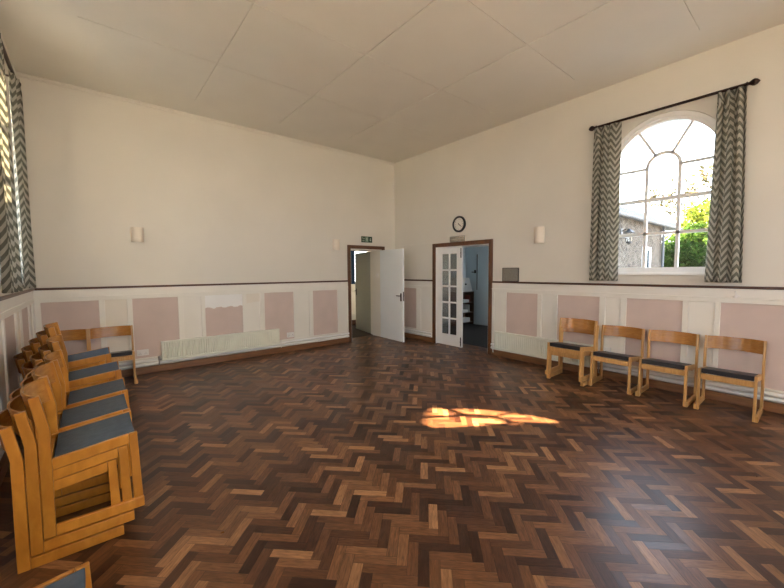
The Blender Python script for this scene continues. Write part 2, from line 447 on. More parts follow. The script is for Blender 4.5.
pr = [(-.76,-.20,'pink'),(-1.19,-.90,'gloss'),(-3.013,-2.80,'gloss'),(-3.628,-3.05,'pink'),(-3.902,-3.70,'gloss'),(-4.567,-3.96,'pink'),
      (-4.836,-4.647,'gloss'),(-5.518,-4.909,'pink'),(-5.82,-5.58,'gloss'),(-6.46,-5.87,'pink')]
u = -6.53
while u > YB+1:
    pr += [(u-.22, u, 'gloss'), (u-.30-.60, u-.30, 'pink')]; u -= .97
sk, _p = panelling(5, fn_right, pr, YB, 0.0, [(-2.755, -1.26)], lambda a, b: 'behind the row of chairs on the right wall' if a < -3 else 'between the open white door and the double doorway')
structure(sk.build('baseboard_right', M['skirt'], bevel=.006))
pl = [(-.34,-.10,'buff')]
pl = []; u = -.20
while u > YB+1:
    pl += [(u-.26, u, 'buff'), (u-.34-.60, u-.34, 'pink')]; u -= 1.0
sk, _p = panelling(6, fn_left, pl, YB, 0.0)
structure(sk.build('baseboard_left', M['skirt'], bevel=.006))
sk = MB(); wbox(sk, fn_front, L, 0, .001, -.032, .0005, .105)
structure(sk.build('baseboard_front', M['skirt'], bevel=.006))
# surface cable run from the corner to the double door
cbm = MB(); cbm.box((-.012, -1.26, 2.122), (.001, -.001, 2.134)); 
structure(cbm.build('trim_2', M['wall'], bevel=.003))

# ------------------------------------------------------------------ arched windows
def arch_path(c, r, zs, zb, n=40, close=True):
    pts = [(c-r, zb)] + [(c - r*math.cos(PI*k/n), zs + r*math.sin(PI*k/n)) for k in range(n+1)] + [(c+r, zb)]
    return pts
def ring(mb, fn, outer, inner, d0, d1):
    n = len(outer)
    a = [fn(p, d0, q) for p, q in outer]; b = [fn(p, d0, q) for p, q in inner]
    a1 = [fn(p, d1, q) for p, q in outer]; b1 = [fn(p, d1, q) for p, q in inner]
    mb.strip(a, b, True); mb.strip(b, b1, True); mb.strip(b1, a1, True); mb.strip(a1, a, True)
def bar2d(mb, fn, p, q, w, d0, d1):
    p = Vector(p); q = Vector(q); t = (q-p).normalized(); n = Vector((-t.y, t.x))*w/2
    mb.prism([tuple(p+n), tuple(p-n), tuple(q-n), tuple(q+n)], lambda a, b, d: fn(a, d, b), d0, d1)
def arched_window(num, fn, c):
    zs, zb = 2.865, 1.50
    f = MB()
    ring(f, fn, arch_path(c, .643, zs, zb+.001), arch_path(c, .555, zs, zb+.075), .055, .135)
    ring(f, fn, arch_path(c, .643, zs, zb+.001), arch_path(c, .592, zs, zb+.045), .025, .060)
    root = f.build('window_%d' % num, M['white'], bevel=.004); structure(root, 'white round-arched window with glazing bars')
    b = MB(); d0, d1 = .075, .115; w = .036
    bar2d(b, fn, (c-.59, 2.455), (c+.59, 2.455), .045, d0-.01, d1)
    bar2d(b, fn, (c-.59, 2.015), (c+.59, 2.015), w, d0, d1)
    for s in (-.174, .174): bar2d(b, fn, (c+s, 1.56), (c+s, zs), w, d0, d1)
    n = 20
    ring_o = [(c-(.174+w/2)*math.cos(PI*k/n), zs+(.174+w/2)*math.sin(PI*k/n)) for k in range(n+1)]
    ring_i = [(c-(.174-w/2)*math.cos(PI*k/n), zs+(.174-w/2)*math.sin(PI*k/n)) for k in range(n+1)]
    A = [fn(p, d0, q) for p, q in ring_o]; B = [fn(p, d0, q) for p, q in ring_i]
    A1 = [fn(p, d1, q) for p, q in ring_o]; B1 = [fn(p, d1, q) for p, q in ring_i]
    b.strip(A, B); b.strip(B, B1); b.strip(B1, A1); b.strip(A1, A)
    for a in (0, 60, 120, 180):
        ca, sa = math.cos(math.radians(a)), math.sin(math.radians(a))
        bar2d(b, fn, (c+.174*ca, zs+.174*sa), (c+.59*ca, zs+.59*sa), w*.85, d0, d1)
    b.build('glazing_bar', M['white'], root, recalc=True)
    gl = MB(); poly = arch_path(c, .57, zs, zb+.07)
    gl.prism(poly, lambda p, q, d: fn(p, d, q), .094, .098)
    gl.build('pane', M['glass'], root)
    s = MB(); wbox(s, fn, c-.70, c+.70, .05, -.035, zb-.028, zb+.002)
    wbox(s, fn, c-.644, c+.644, .3, .05, zb-.02, zb+.001)
    s.build('window_sill', M['white'], root, bevel=.005)
    return root
k = 1
for c in W_right: arched_window(k, fn_right, c); k += 1
for c in W_left: arched_window(k, fn_left, c); k += 1
k = 8
for c in W_front_added: arched_window(k, fn_front, c); k += 1

# ------------------------------------------------------------------ doors
def architrave(mb, fn, u0, u1, z, w=.075, dep=.03):
    wbox(mb, fn, u0-w, u0, .001, -dep, .0005, z+w); wbox(mb, fn, u1, u1+w, .001, -dep, .0005, z+w)
    wbox(mb, fn, u0, u1, .001, -dep, z, z+w)
def lining(mb, fn, u0, u1, z, t=TW, s=.018):
    wbox(mb, fn, u0, u0+s, -.004, t+.004, .0005, z-s); wbox(mb, fn, u1-s, u1, -.004, t+.004, .0005, z-s)
    wbox(mb, fn, u0, u1, -.004, t+.004, z-s, z)
# single door in the back wall
f = MB(); architrave(f, fn_back, -1.27, -.40, 2.04)
door1 = structure(f.build('door_1', M['trim'], bevel=.006), 'brown framed doorway in the back wall with white door standing open')
f = MB(); lining(f, fn_back, -1.27, -.40, 2.04); f.build('door_lining', M['gloss'], door1)
def leaf_pts(hinge, ang, length, z0, z1, th, mb):
    """box leaf from the hinge along ang, thickness to the left side of the direction"""
    d = Vector((math.cos(ang), math.sin(ang), 0)); n = Vector((-d.y, d.x, 0)); h = Vector(hinge)
    P = [h, h+d*length, h+d*length+n*th, h+n*th]
    mb.add([(p.x, p.y, z) for z in (z0, z1) for p in P], [(0,3,2,1),(4,5,6,7),(0,1,5,4),(1,2,6,5),(2,3,7,6),(3,0,4,7)])
    return d, n, h
def handle_set(parent, h, d, n, dist, z, th, side, mat, lever=-1):
    """lever handle with backplate on the face at side (0 or th)"""
    s = -1 if side == 0 else 1
    if th < 0: s = -s
    base = h + d*dist + n*(th if side else 0)
    q = MB()
    def box_at(c, sd, sn, sz):
        P = [c+d*a*sd+n*b*sn+Vector((0,0,e*sz)) for e in (-.5,.5) for a, b in ((-.5,-.5),(.5,-.5),(.5,.5),(-.5,.5))]
        q.add(P, [(0,3,2,1),(4,5,6,7),(0,1,5,4),(1,2,6,5),(2,3,7,6),(3,0,4,7)])
    box_at(base + n*s*.004 + Vector((0,0,z)), .042, .008, .17)
    q.tube([base+n*s*.006+Vector((0,0,z+.03)), base+n*s*.05+Vector((0,0,z+.03))], .009, 8)
    q.tube([base+n*s*.046+Vector((0,0,z+.03)), base+n*s*.046+d*lever*.11+Vector((0,0,z+.03))], .010, 8)
    return q.build('door_handle', mat, parent)
lf = MB(); ang = math.atan2(-.85, -.05)
d, n, h = leaf_pts((-.412, -.008, 0), ang, .85, .008, 2.022, -.042, lf)
leaf1 = lf.build('door_leaf', M['doorwhite'], door1, bevel=.004); leaf1['label'] = 'plain white flush door leaf'
handle_set(leaf1, h, d, n, .79, .98, -.042, 0, M['darkmetal'])
handle_set(leaf1, h, d, n, .79, .98, -.042, 1, M['darkmetal'])
lk = MB(); lc = h + d*.851 - n*.021; lk.box((lc.x-.012, lc.y-.003, .90), (lc.x+.012, lc.y+.002, 1.10)); lk.build('lock_plate', M['darkmetal'], leaf1)
for z in (.25, 1.05, 1.75):
    q = MB(); q.tube([(-.412, -.002, z-.05), (-.412, -.002, z+.05)], .008, 8); q.build('hinge', M['chrome'], leaf1)
q = MB(); q.box((-.418-.012, .10, 1.40), (-.418-.0005, .185, 1.49)); q.box((-.436, .128, 1.425), (-.43, .157, 1.465))
tag(q.build('light_switch', M['plastic'], bevel=.003), 'small square light switch on the door lining beside white open door', 'switch')

# double door in the right wall
f = MB(); architrave(f, fn_right, -2.68, -1.345, 2.035, .078)
door2 = structure(f.build('door_2', M['trim'], bevel=.006), 'brown framed double doorway in the right wall with one glazed leaf shut')
f = MB(); lining(f, fn_right, -2.68, -1.345, 2.035); f.build('door_lining', M['white'], door2)
def glazed_leaf(y0, y1, x0, x1, fnp):
    """leaf in local (u along width, t thickness); fnp(u, t, z)"""
    q = MB()
    W = y1-y0
    def b(u0, u1, z0, z1, t0=0, t1=.042):
        P = [fnp(u, t, z) for z in (z0, z1) for u, t in ((u0,t0),(u1,t0),(u1,t1),(u0,t1))]
        q.add(P, [(0,3,2,1),(4,5,6,7),(0,1,5,4),(1,2,6,5),(2,3,7,6),(3,0,4,7)])
    zt = 2.012; st = .135
    b(0, st, .008, zt); b(W-st, W, .008, zt); b(st, W-st, .008, .235); b(st, W-st, 1.89, zt)
    gz = (1.89-.235)
    for r in range(1, 5): b(st, W-st, .235+gz*r/5-.016, .235+gz*r/5+.016, .004, .038)
    b(W/2-.018, W/2+.018, .235, 1.89, .004, .038)
    leaf = q.build('door_leaf', M['white'], door2, bevel=.003); leaf['label'] = 'white glazed leaf with ten panes'
    for r in range(5):
        for cc in range(2):
            p = MB(); u0, u1 = (st, W/2-.018) if cc == 0 else (W/2+.018, W-st)
            z0 = .235+gz*r/5+(.016 if r else 0); z1 = .235+gz*(r+1)/5-(.016 if r < 4 else 0)
            P = [fnp(u, t, z) for z in (z0, z1) for u, t in ((u0,.019),(u1,.019),(u1,.023),(u0,.023))]
            p.add(P, [(0,3,2,1),(4,5,6,7),(0,1,5,4),(1,2,6,5),(2,3,7,6),(3,0,4,7)])
            p.build('pane', M['obscure'], leaf)
    return leaf
la = glazed_leaf(0, .665, 0, 0, lambda u, t, z: (.015+t, -1.365-u, z))
for z0, z1 in ((1.80, 1.99), (.03, .21)):
    q = MB(); q.box((.003, -2.018, z0), (.015, -2.002, z1)); q.tube([(.004,-2.010,(z0+z1)/2),(-.012,-2.010,(z0+z1)/2)], .006, 8)
    q.build('bolt', M['darkmetal'], la)
lb = glazed_leaf(0, .63, 0, 0, lambda u, t, z: (.37+u, -2.66+t, z))

# ------------------------------------------------------------------ rooms behind the doors
def room_box(name_prefix, x0, x1, y0, y1, h, wallm, holes=()):
    pass
# lobby behind the single door (x -2.2..1.2, y .35..2.1)
q = MB(); q.box((-2.2, TW, -.05), (1.3, 2.1, -.001)); structure(q.build('floor', M['darkfloor']))
q = MB(); q.box((-2.2, TW, 2.45), (1.3, 2.2, 2.55)); structure(q.build('ceiling', M['white']))
def lobby_back(u, d, z): return (u, 2.1+d, z)
structure(wall('wall_lobby_back', lobby_back, -2.2, 1.3, [dict(u0=.02, u1=.85, z0=1.20, z1=2.16)], .2, 2.5))
q = MB(); q.box((-2.4, TW, 0), (-2.2, 2.3, 2.5)); structure(q.build('wall_lobby_left', M['gloss']))
q = MB(); q.box((1.3, TW, 0), (1.5, 2.3, 2.5)); structure(q.build('wall_lobby_right', M['gloss']))
q = MB()
ring(q, lobby_back, [(.02,1.20),(.02,2.16),(.85,2.16),(.85,1.20)], [(.06,1.24),(.06,2.12),(.81,2.12),(.81,1.24)], .02, .10)
w6 = structure(q.build('window_6', M['white']), 'small lobby window behind the half-open inner door')
q = MB(); q.prism([(.05,1.23),(.05,2.13),(.82,2.13),(.82,1.23)], lambda p, r, d: lobby_back(p, d, r), .05, .054); q.build('pane', M['glass'], w6)
q = MB(); q.box((-.6, 2.075, 0), (1.3, 2.099, .92)); q.box((-.6, 2.065, .90), (1.3, 2.099, .94)); structure(q.build('trim_3', M['gloss']))
q = MB(); q.box((-.6, 2.05, .001), (1.3, 2.09, .14)); structure(q.build('baseboard_lobby', M['trimx']))
# blue curtain in the lobby
def curtain_panel(fnp, u0, u1, z0, z1, folds, amp, mat, name, parent=None, gather=.0, nz=30, nu=None, seed=1, flare=0.0):
    r = random.Random(seed); nu = nu or folds*10
    ph = [r.uniform(-.5, .5) for _ in range(folds+2)]
    me = bpy.data.meshes.new(name); verts = []; uvs = []
    for iz in range(nz+1):
        tz = iz/nz; z = z0 + (z1-z0)*tz; acc = 0; prev = None
        top = max(0, (tz-.93)/.07)
        for iu in range(nu+1):
            s = iu/nu
            a = amp*(1-.35*top)*(.75+.25*math.sin(s*9+seed))
            w = math.sin(2*PI*folds*s + .9*math.sin(2*PI*s*1.3+seed) + .25*math.sin(tz*5+seed))
            dd = a*w + .35*amp*math.sin(2*PI*folds*2.1*s+seed)*(1-tz*.6)
            if top > 0: dd += .006*math.sin(2*PI*folds*6*s)*top
            cu = (u0+u1)/2; half = (u1-u0)/2*(1 + flare*(1-tz))
            uu = cu + (2*s-1)*half + .010*math.sin(2*PI*folds*s*2)*(1-top)
            p = Vector((uu, dd))
            if prev is not None: acc += (p-prev).length
            prev = p
            verts.append(fnp(uu, dd, z)); uvs.append((acc*.9, z))
    faces = [(iz*(nu+1)+iu, iz*(nu+1)+iu+1, (iz+1)*(nu+1)+iu+1, (iz+1)*(nu+1)+iu) for iz in range(nz) for iu in range(nu)]
    me.from_pydata(verts, [], faces); me.materials.append(mat)
    ul = me.uv_layers.new(name='UVMap')
    for lp in me.loops: ul.data[lp.index].uv = uvs[lp.vertex_index]
    for p in me.polygons: p.use_smooth = True
    o = bpy.data.objects.new(name, me); COL.objects.link(o)
    if parent: o.parent = parent
    sm = o.modifiers.new('thick', 'SOLIDIFY'); sm.thickness = .003
    return o
cu = curtain_panel(lambda u, d, z: (u, 2.01+d, z), -.12, .205, 1.18, 2.22, 4, .02, M['bluecurtain'], 'curtain', seed=5)
tag(cu, 'dark blue short curtain at the small window seen through the left doorway', 'curtain')
# inner door of the lobby, standing open, with its jamb
q = MB(); q.box((-.385, TW+.005, .0005), (-.30, .47, 2.1)); q.box((-.30, .38, .0005), (.1, .46, 2.45))
door3 = structure(q.build('door_3', M['gloss']), 'inner lobby door behind the single doorway')
lf = MB(); d, n, h = leaf_pts((-.372, .475, 0), math.atan2(.984, .200), .98, .008, 2.02, -.04, lf)
leaf3 = lf.build('door_leaf', M['greydoor'], door3, bevel=.003); leaf3['label'] = 'grey green flush door leaf'
handle_set(leaf3, h, d, n, .90, 1.0, -.04, 0, M['black'])
handle_set(leaf3, h, d, n, .90, 1.0, 0, 1, M['black'])

# kitchen behind the double door (x .35..2.85, y -2.8..0.15)
q = MB(); q.box((TW, -2.8, -.05), (2.85, .15, -.001)); structure(q.build('floor', M['darkfloor']))
q = MB(); q.box((TW, -2.95, 2.6), (3.05, .3, 2.7)); structure(q.build('ceiling', M['white']))
def kit_side(u, d, z): return (u, -2.8-d, z)
KW = dict(u0=1.2, u1=2.3, z0=1.15, z1=2.2)
structure(wall('wall_kitchen_side', kit_side, TW, 3.0, [KW], .15, 2.65)).data.materials[0] = M['pale']
q = MB(); q.box((2.85, -2.8, 0), (3.0, .30, 2.65)); structure(q.build('wall_kitchen_back', M['pale']))
q = MB(); q.box((TW, .15, 0), (2.85, .30, 2.65)); structure(q.build('wall_kitchen_far', M['pale']))
q = MB()
ring(q, kit_side, [(1.2,1.15),(1.2,2.2),(2.3,2.2),(2.3,1.15)], [(1.25,1.20),(1.25,2.15),(2.25,2.15),(2.25,1.20)], .02, .12)
bar2d(q, kit_side, (1.75, 1.2), (1.75, 2.15), .04, .04, .10)
w7 = structure(q.build('window_7', M['white']), 'kitchen window in the side wall')
q = MB(); q.prism([(1.24,1.19),(1.24,2.16),(2.26,2.16),(2.26,1.19)], lambda p, r, dd: kit_side(p, dd, r), .06, .064); q.build('pane', M['glass'], w7)
# door on the kitchen back wall
def kb(u, dd, z): return (2.85+dd, u, z)
q = MB(); wbox(q, kb, -1.16, -.225, .001, -.025, 2.05, 2.11); wbox(q, kb, -.285, -.225, .001, -.025, .0005, 2.05); wbox(q, kb, -1.16, -1.10, .001, -.025, .0005, 2.05)
door4 = structure(q.build('door_4', M['pale'], bevel=.004), 'pale blue door on the far wall of the room behind the double doors')
q = MB(); wbox(q, kb, -1.095, -.29, -.002, -.035, .01, 2.045)
leaf4 = q.build('door_leaf', M['pale'], door4, bevel=.004)
q = MB(); wbox(q, kb, -.298, -.276, -.026, -.042, 1.0, 2.0); q.build('hinge_strip', M['darkmetal'], door4)
q = MB(); wbox(q, kb, -.245, -.195, -.026, -.05, 1.47, 1.56); q.tube([kb(-.22,-.05,1.5), kb(-.12,-.07,1.5)], .012, 8); q.build('door_handle', M['darkmetal'], door4)
q = MB(); q.box((2.79, -.16, 2.215), (2.849, .06, 2.34))
vt = q.build('vent', M['darkmetal'], bevel=.004); tag(vt, 'small dark square vent high on the pale wall behind the double doors', 'vent')
q = MB()
for k in range(5): q.box((2.783, -.145, 2.232+.021*k), (2.791, .045, 2.240+.021*k))
q.build('slat', M['black'], vt)
# bookcase with the sloped white box on it
bc = empty('bookcase', (2.66, -.07, 0)); tag(bc, 'dark wooden open bookcase seen past the glazed door leaf', 'bookcase')
def P(mb, name, m, par=bc): return mb.build(name, m, par, origin=tuple(par.location))
x0, x1, y0, y1 = 2.08, 2.835, -.165, .140
for xx in (x0, x1-.02): P(MB().box((xx, y0, .001), (xx+.02, y1, .94)), 'side_panel', M['shelfwood'])
P(MB().box((x0+.02, y1-.012, .001), (x1-.02, y1, .92)), 'back_panel', M['shelfwood'])
P(MB().box((x0-.008, y0-.006, .92), (x1+.003, y1+.003, .945)), 'top', M['shelfwood'])
for z in (.06, .34, .62): P(MB().box((x0+.02, y0+.005, z), (x1-.02, y1-.012, z+.02)), 'shelf', M['shelfwood'])
def small(name, a, b, m, label, cat, group=None):
    o = MB().box(a, b).build(name, m, bevel=.004); tag(o, label, cat, group); return o
small('box', (2.42, -.13, .641), (2.66, .06, .72), M['paper'], 'white box on the upper shelf of the dark bookcase', 'box')
small('book', (2.70, -.12, .641), (2.73, .06, .84), M['book'], 'red book standing on the upper shelf of the dark bookcase', 'book')
small('box', (2.36, -.14, .361), (2.60, .06, .44), M['paper'], 'low white box on the middle shelf of the dark bookcase', 'box')
small('book', (2.66, -.13, .361), (2.69, .06, .57), M['paper'], 'pale book standing on the middle shelf of the dark bookcase', 'book')
small('box', (2.40, -.14, .081), (2.70, .05, .20), M['paper'], 'white box on the bottom shelf of the dark bookcase', 'box')
bb = MB(); bb.prism([(2.20, .947), (2.82, .947), (2.66, 1.34), (2.20, 1.34)], lambda p, r, dd: (p, dd, r), -.14, .12)
bo = bb.build('bread_bin', M['paper'], bevel=.008); tag(bo, 'pale slope-sided bin standing on top of the dark bookcase', 'bin')
MB().tube([(2.48, -.14, 1.16), (2.48, -.17, 1.16)], .02, 10).build('knob', M['black'], bo)

# ------------------------------------------------------------------ radiators
def radiator(fn, u0, u1, z0, z1, label, group):
    root = empty('radiator', fn((u0+u1)/2, -.05, z0)); tag(root, label, 'radiator', group)
    o = tuple(root.location)
    p = MB(); n = int(round((u1-u0)/.036)); prof = []
    step = (u1-u0-.03)/n
    for k in range(n):
        a = u0+.015+k*step
        prof += [(a, -.080), (a+step*.30, -.064), (a+step*.46, -.064), (a+step*.70, -.080)]
    prof += [(u1-.015, -.080)]
    poly = [(u0, -.055), (u0, -.080)] + prof + [(u1, -.080), (u1, -.055)]
    p.prism(poly, lambda a, b, dd: fn(a, b, dd), z0+.035, z1-.03)
    wbox(p, fn, u0, u1, -.055, -.081, z0, z0+.035); wbox(p, fn, u0, u1, -.055, -.081, z1-.03, z1-.008)
    p.build('panel', M['rad'], root, origin=o)
    g_ = MB(); wbox(g_, fn, u0-.004, u1+.004, -.030, -.083, z1-.012, z1); wbox(g_, fn, u0-.003, u0+.002, -.03, -.078, z0+.02, z1-.012); wbox(g_, fn, u1-.002, u1+.003, -.03, -.078, z0+.02, z1-.012)
    g_.build('top_grille', M['rad'], root, origin=o)
    for uu in (u0+.2, u1-.2):
        b_ = MB(); wbox(b_, fn, uu-.02, uu+.02, -.021, -.055, z0+.03, z1-.03); b_.build('bracket', M['rad'], root, origin=o)
    for s, uu in ((-1, u0), (1, u1)):
        v = MB(); v.tube([fn(uu, -.065, z0+.03), fn(uu+s*.04, -.065, z0+.03)], .011, 8)
        v.tube([fn(uu+s*.04, -.065, z0+.045), fn(uu+s*.04, -.065, z0-.06), fn(uu+s*.04, -.045, z0-.06)], .008, 8)
        v.tube([fn(uu+s*.04, -.065, z0+.03), fn(uu+s*.04, -.065, z0+.085)], .017, 10)
        v.build('valve', M['plastic'] if s > 0 else M['chrome'], root, origin=o)
radiator(fn_back, -4.82, -2.93, .170, .475, 'long white ribbed radiator low on the back wall', None)
radiator(fn_right, -4.56, -2.86, .125, .455, 'white ribbed radiator on the right wall, running behind the first chairs', None)

# ------------------------------------------------------------------ small wall fittings
def socket(fn, u0, u1, z0, z1, label, gang=2):
    q = MB(); wbox(q, fn, u0, u1, -.005, -.032, z0, z1)
    r = q.build('wall_socket', M['plastic'], bevel=.004); tag(r, label, 'socket')
    for k in range(gang):
        c = u0+(u1-u0)*(k+.5)/gang; s = MB(); wbox(s, fn, c-.007, c+.007, -.031, -.036, z1-.035, z1-.012); s.build('switch', M['plastic'], r)
        s = MB()
        for du, dz in ((0, -.0), (-.012, -.02), (.012, -.02)): wbox(s, fn, c+du-.003, c+du+.003, -.0315, -.0328, (z0+z1)/2+dz-.004, (z0+z1)/2+dz+.004)
        s.build('pin_hole', M['black'], r)
socket(fn_back, -5.135, -4.985, .285, .375, 'white double wall socket between the corner chairs and the long radiator')
socket(fn_back, -2.755, -2.615, .275, .370, 'white double wall socket just right of the long radiator')
socket(fn_right, -4.735, -4.615, .335, .445, 'white wall socket behind the second black-seated chair on the right wall', 1)
q = MB(); wbox(q, fn_back, -2.105, -1.92, -.04, -.062, .118, .155); tag(q.build('junction_box', M['plastic'], bevel=.004), 'small white cable box on the skirting left of the single doorway', 'junction box')

def wall_lamp(fn, c, z0, z1, w, label):
    root = empty('wall_lamp', fn(c, 0, (z0+z1)/2)); tag(root, label, 'wall lamp', 'half-round plaster wall lamps')
    o = tuple(root.location); n = 20; R = w/2; dep = .085
    def arc(r, dd): return [(c - r*math.cos(PI*k/n), -dd*math.sin(PI*k/n)-.004) for k in range(n+1)]
    s = MB(); a = arc(R, dep); b = arc(R-.006, dep-.006)
    A0 = [fn(p, q, z0) for p, q in a]; A1 = [fn(p, q, z1) for p, q in a]; B0 = [fn(p, q, z0) for p, q in b]; B1 = [fn(p, q, z1) for p, q in b]
    s.strip(A0, A1); s.strip(A1, B1); s.strip(B1, B0); s.strip(B0, A0)
    s.build('lamp_shade', M['shade'], root, origin=o, smooth=False)
    p = MB(); wbox(p, fn, c-.03, c+.03, .0, -.03, (z0+z1)/2-.05, (z0+z1)/2+.04); p.tube([fn(c, -.028, (z0+z1)/2), fn(c, -.075, (z0+z1)/2)], .006, 8)
    p.build('bracket', M['plastic'], root, origin=o)
    p = MB(); p.tube([fn(c, -.035, (z0+z1)/2+.0), fn(c, -.035, (z0+z1)/2+.05)], [.012, .02], 10); p.build('bulb', M['plastic'], root, origin=o)
wall_lamp(fn_back, -1.625, 1.99, 2.215, .155, 'small half-round lamp by the exit sign on the back wall')
wall_lamp(fn_back, -5.055, 2.005, 2.22, .160, 'small half-round lamp above the long radiator end, near the left corner')
wall_lamp(fn_right, -3.64, 1.985, 2.24, .165, 'small half-round lamp on the right wall between clock and arched window')

# exit sign
sx0, sx1, sz0, sz1 = -.972, -.676, 2.188, 2.322
q = MB(); q.box((sx0, -.010, sz0), (sx1, 0, sz1)); sg = q.build('exit_sign', M['signgreen'], bevel=.002); tag(sg, 'small green fire exit sign above the single doorway', 'sign')
def text_mesh(body, size, loc, rot, mat, parent, name='lettering', align='CENTER'):
    cu = bpy.data.curves.new(name, 'FONT'); cu.body = body; cu.size = size; cu.align_x = align; cu.extrude = .0006; cu.resolution_u = 3
    t = bpy.data.objects.new(name, cu); COL.objects.link(t)
    dg = bpy.context.evaluated_depsgraph_get(); me = bpy.data.meshes.new_from_object(t.evaluated_get(dg))
    bpy.data.objects.remove(t); bpy.data.curves.remove(cu)
    me.materials.clear(); me.materials.append(mat)
    o = bpy.data.objects.new(name, me); COL.objects.link(o); o.location = loc; o.rotation_euler = rot; o.parent = parent
    return o
text_mesh('Fire', .045, (-.918, -.0112, 2.264), (PI/2, 0, 0), M['signwhite'], sg)
text_mesh('exit', .045, (-.918, -.0112, 2.214), (PI/2, 0, 0), M['signwhite'], sg)
fig = MB(); fx = lambda p, q, dd: (-.824+p, dd, 2.255+q)
fig.prism([(-.040,-.055),(.040,-.055),(.040,.055),(-.040,.055)], fx, -.0112, -.0100)
fig.build('door_symbol', plain('sign_pale_green', (.16, .25, .17), .5), sg)
man = MB()
man.lathe([(.0001,-.0128),(.010,-.0128),(.010,-.0112)], lambda a, b, hh: (-.816+a, hh, 2.296+b), 14)
for pts in ([(.006,.032),(-.012,.028),(-.006,-.004),(.012,.0)], [(-.006,-.002),(.006,-.004),(-.012,-.026),(-.030,-.042),(-.034,-.036),(-.018,-.020)],
            [(0,-.004),(.012,-.002),(.024,-.020),(.020,-.046),(.012,-.046),(.014,-.022)], [(.004,.030),(.026,.016),(.030,.004),(.024,.004),(.018,.014),(.004,.022)],
            [(-.010,.028),(-.030,.020),(-.032,.004),(-.026,.004),(-.024,.014),(-.010,.020)]):
    man.prism(pts, fx, -.0125, -.0112)
man.build('running_figure', M['signwhite'], sg)
ar = MB(); ax = lambda p, q, dd: (-.728+p, dd, 2.255+q)
ar.prism([(-.008,.036),(.008,.036),(.008,-.004),(.026,-.004),(0,-.038),(-.026,-.004),(-.008,-.004)], ax, -.0116, -.0100)
ar.build('arrow', M['signwhite'], sg)

# clock
cc = Vector((0, -1.985, 2.455)); ck = empty('wall_clock', cc); tag(ck, 'round black-rimmed wall clock above the double doorway', 'clock')
cf = lambda a, b, hh: (-hh, cc.y+a, cc.z+b); o = tuple(cc)
rim = MB(); rim.lathe([(.150, .0), (.158, .012), (.158, .040), (.150, .050), (.130, .050), (.120, .030), (.118, .012)], cf, 48)
rim.build('rim', M['black'], ck, origin=o)
fc = MB(); fc.lathe([(.119, .010), (.119, .0315)], cf, 48); fc.build('face', M['clockface'], ck, origin=o)
for k in range(12):
    a = PI/2 - k*PI/6; nm = str(12 if k == 0 else k)
    t = text_mesh(nm, .032, (-.0322-.0, cc.y -   .097*math.cos(a), cc.z + .097*math.sin(a)-.011), (PI/2, 0, -PI/2), M['black'], ck, 'numeral')
    t.location -= cc
def hand(ang, ln, w, name):
    t = Vector((-math.sin(ang), math.cos(ang)))  # y axis decreases to the viewer's right
    nn = Vector((-t.y, t.x)); q = MB()
    pts = [t*-.02+nn*w, t*ln+nn*w*.4, t*ln-nn*w*.4, t*-.02-nn*w]
    q.prism([tuple(p) for p in pts], lambda p, r, dd: (-dd, cc.y+p, cc.z+r), .0335, .0355); q.build(name, M['black'], ck, origin=o)
hand(math.radians(133), .062, .009, 'hour_hand'); hand(math.radians(128), .090, .006, 'minute_hand')

# emergency light box over the double doorway
el = empty('emergency_light', (0, -1.95, 2.17)); tag(el, 'slim clear-fronted emergency light box resting over the double doorway', 'light'); o = tuple(el.location)
q = MB(); q.box((-.022, -2.135, 2.117), (0, -1.765, 2.228)); q.build('back_box', M['shade'], el, origin=o, bevel=.003)
q = MB(); q.box((-.066, -2.128, 2.122), (-.022, -1.772, 2.222)); q.build('cover', M['cover'], el, origin=o, bevel=.006)
q = MB(); ring(q, fn_right, [(-2.137,2.116),(-2.137,2.229),(-1.763,2.229),(-1.763,2.116)], [(-2.123,2.128),(-2.123,2.217),(-1.777,2.217),(-1.777,2.128)], -.020, -.034)
q.build('cover_rim', M['chrome'], el, origin=o)
q = MB(); q.tube([(-.04, -2.09, 2.172), (-.04, -1.81, 2.172)], .010, 10); q.build('tube', M['plastic'], el, origin=o)

# little framed mirror on the dado rail
mr = empty('mirror', (-.02, -3.12, DADO+.008)); tag(mr, 'small square dark mirror standing on the dado rail right of the double doorway', 'mirror'); o = tuple(mr.location)
q = MB(); q.box((-.018, -3.278, DADO+.009), (-.001, -2.968, 1.588)); q.build('mirror_glass', M['mirror'], mr, origin=o)
q = MB(); ring(q, fn_right, [(-3.280,DADO+.0085),(-3.280,1.591),(-2.966,1.591),(-2.966,DADO+.0085)], [(-3.272,DADO+.016),(-3.272,1.583),(-2.974,1.583),(-2.974,DADO+.016)], -.0005, -.021)
q.build('frame', M['darkmetal'], mr, origin=o)
# white hook under the dado rail
q = MB(); q.box((-.045, -6.03, 1.235), (-.016, -5.985, 1.25)); q.tube([(-.03,-6.0,1.25),(-.05,-5.99,1.285),(-.03,-5.985,1.30)], .006, 8)
q.lathe([(.0001,1.222),(.018,1.222),(.018,1.24),(.0001,1.24)], lambda a, b, hh: (-.035+a, -5.99+b, hh), 12)
tag(q.build('hook', M['plastic']), 'small white hook on the frieze below the right curtain', 'hook')

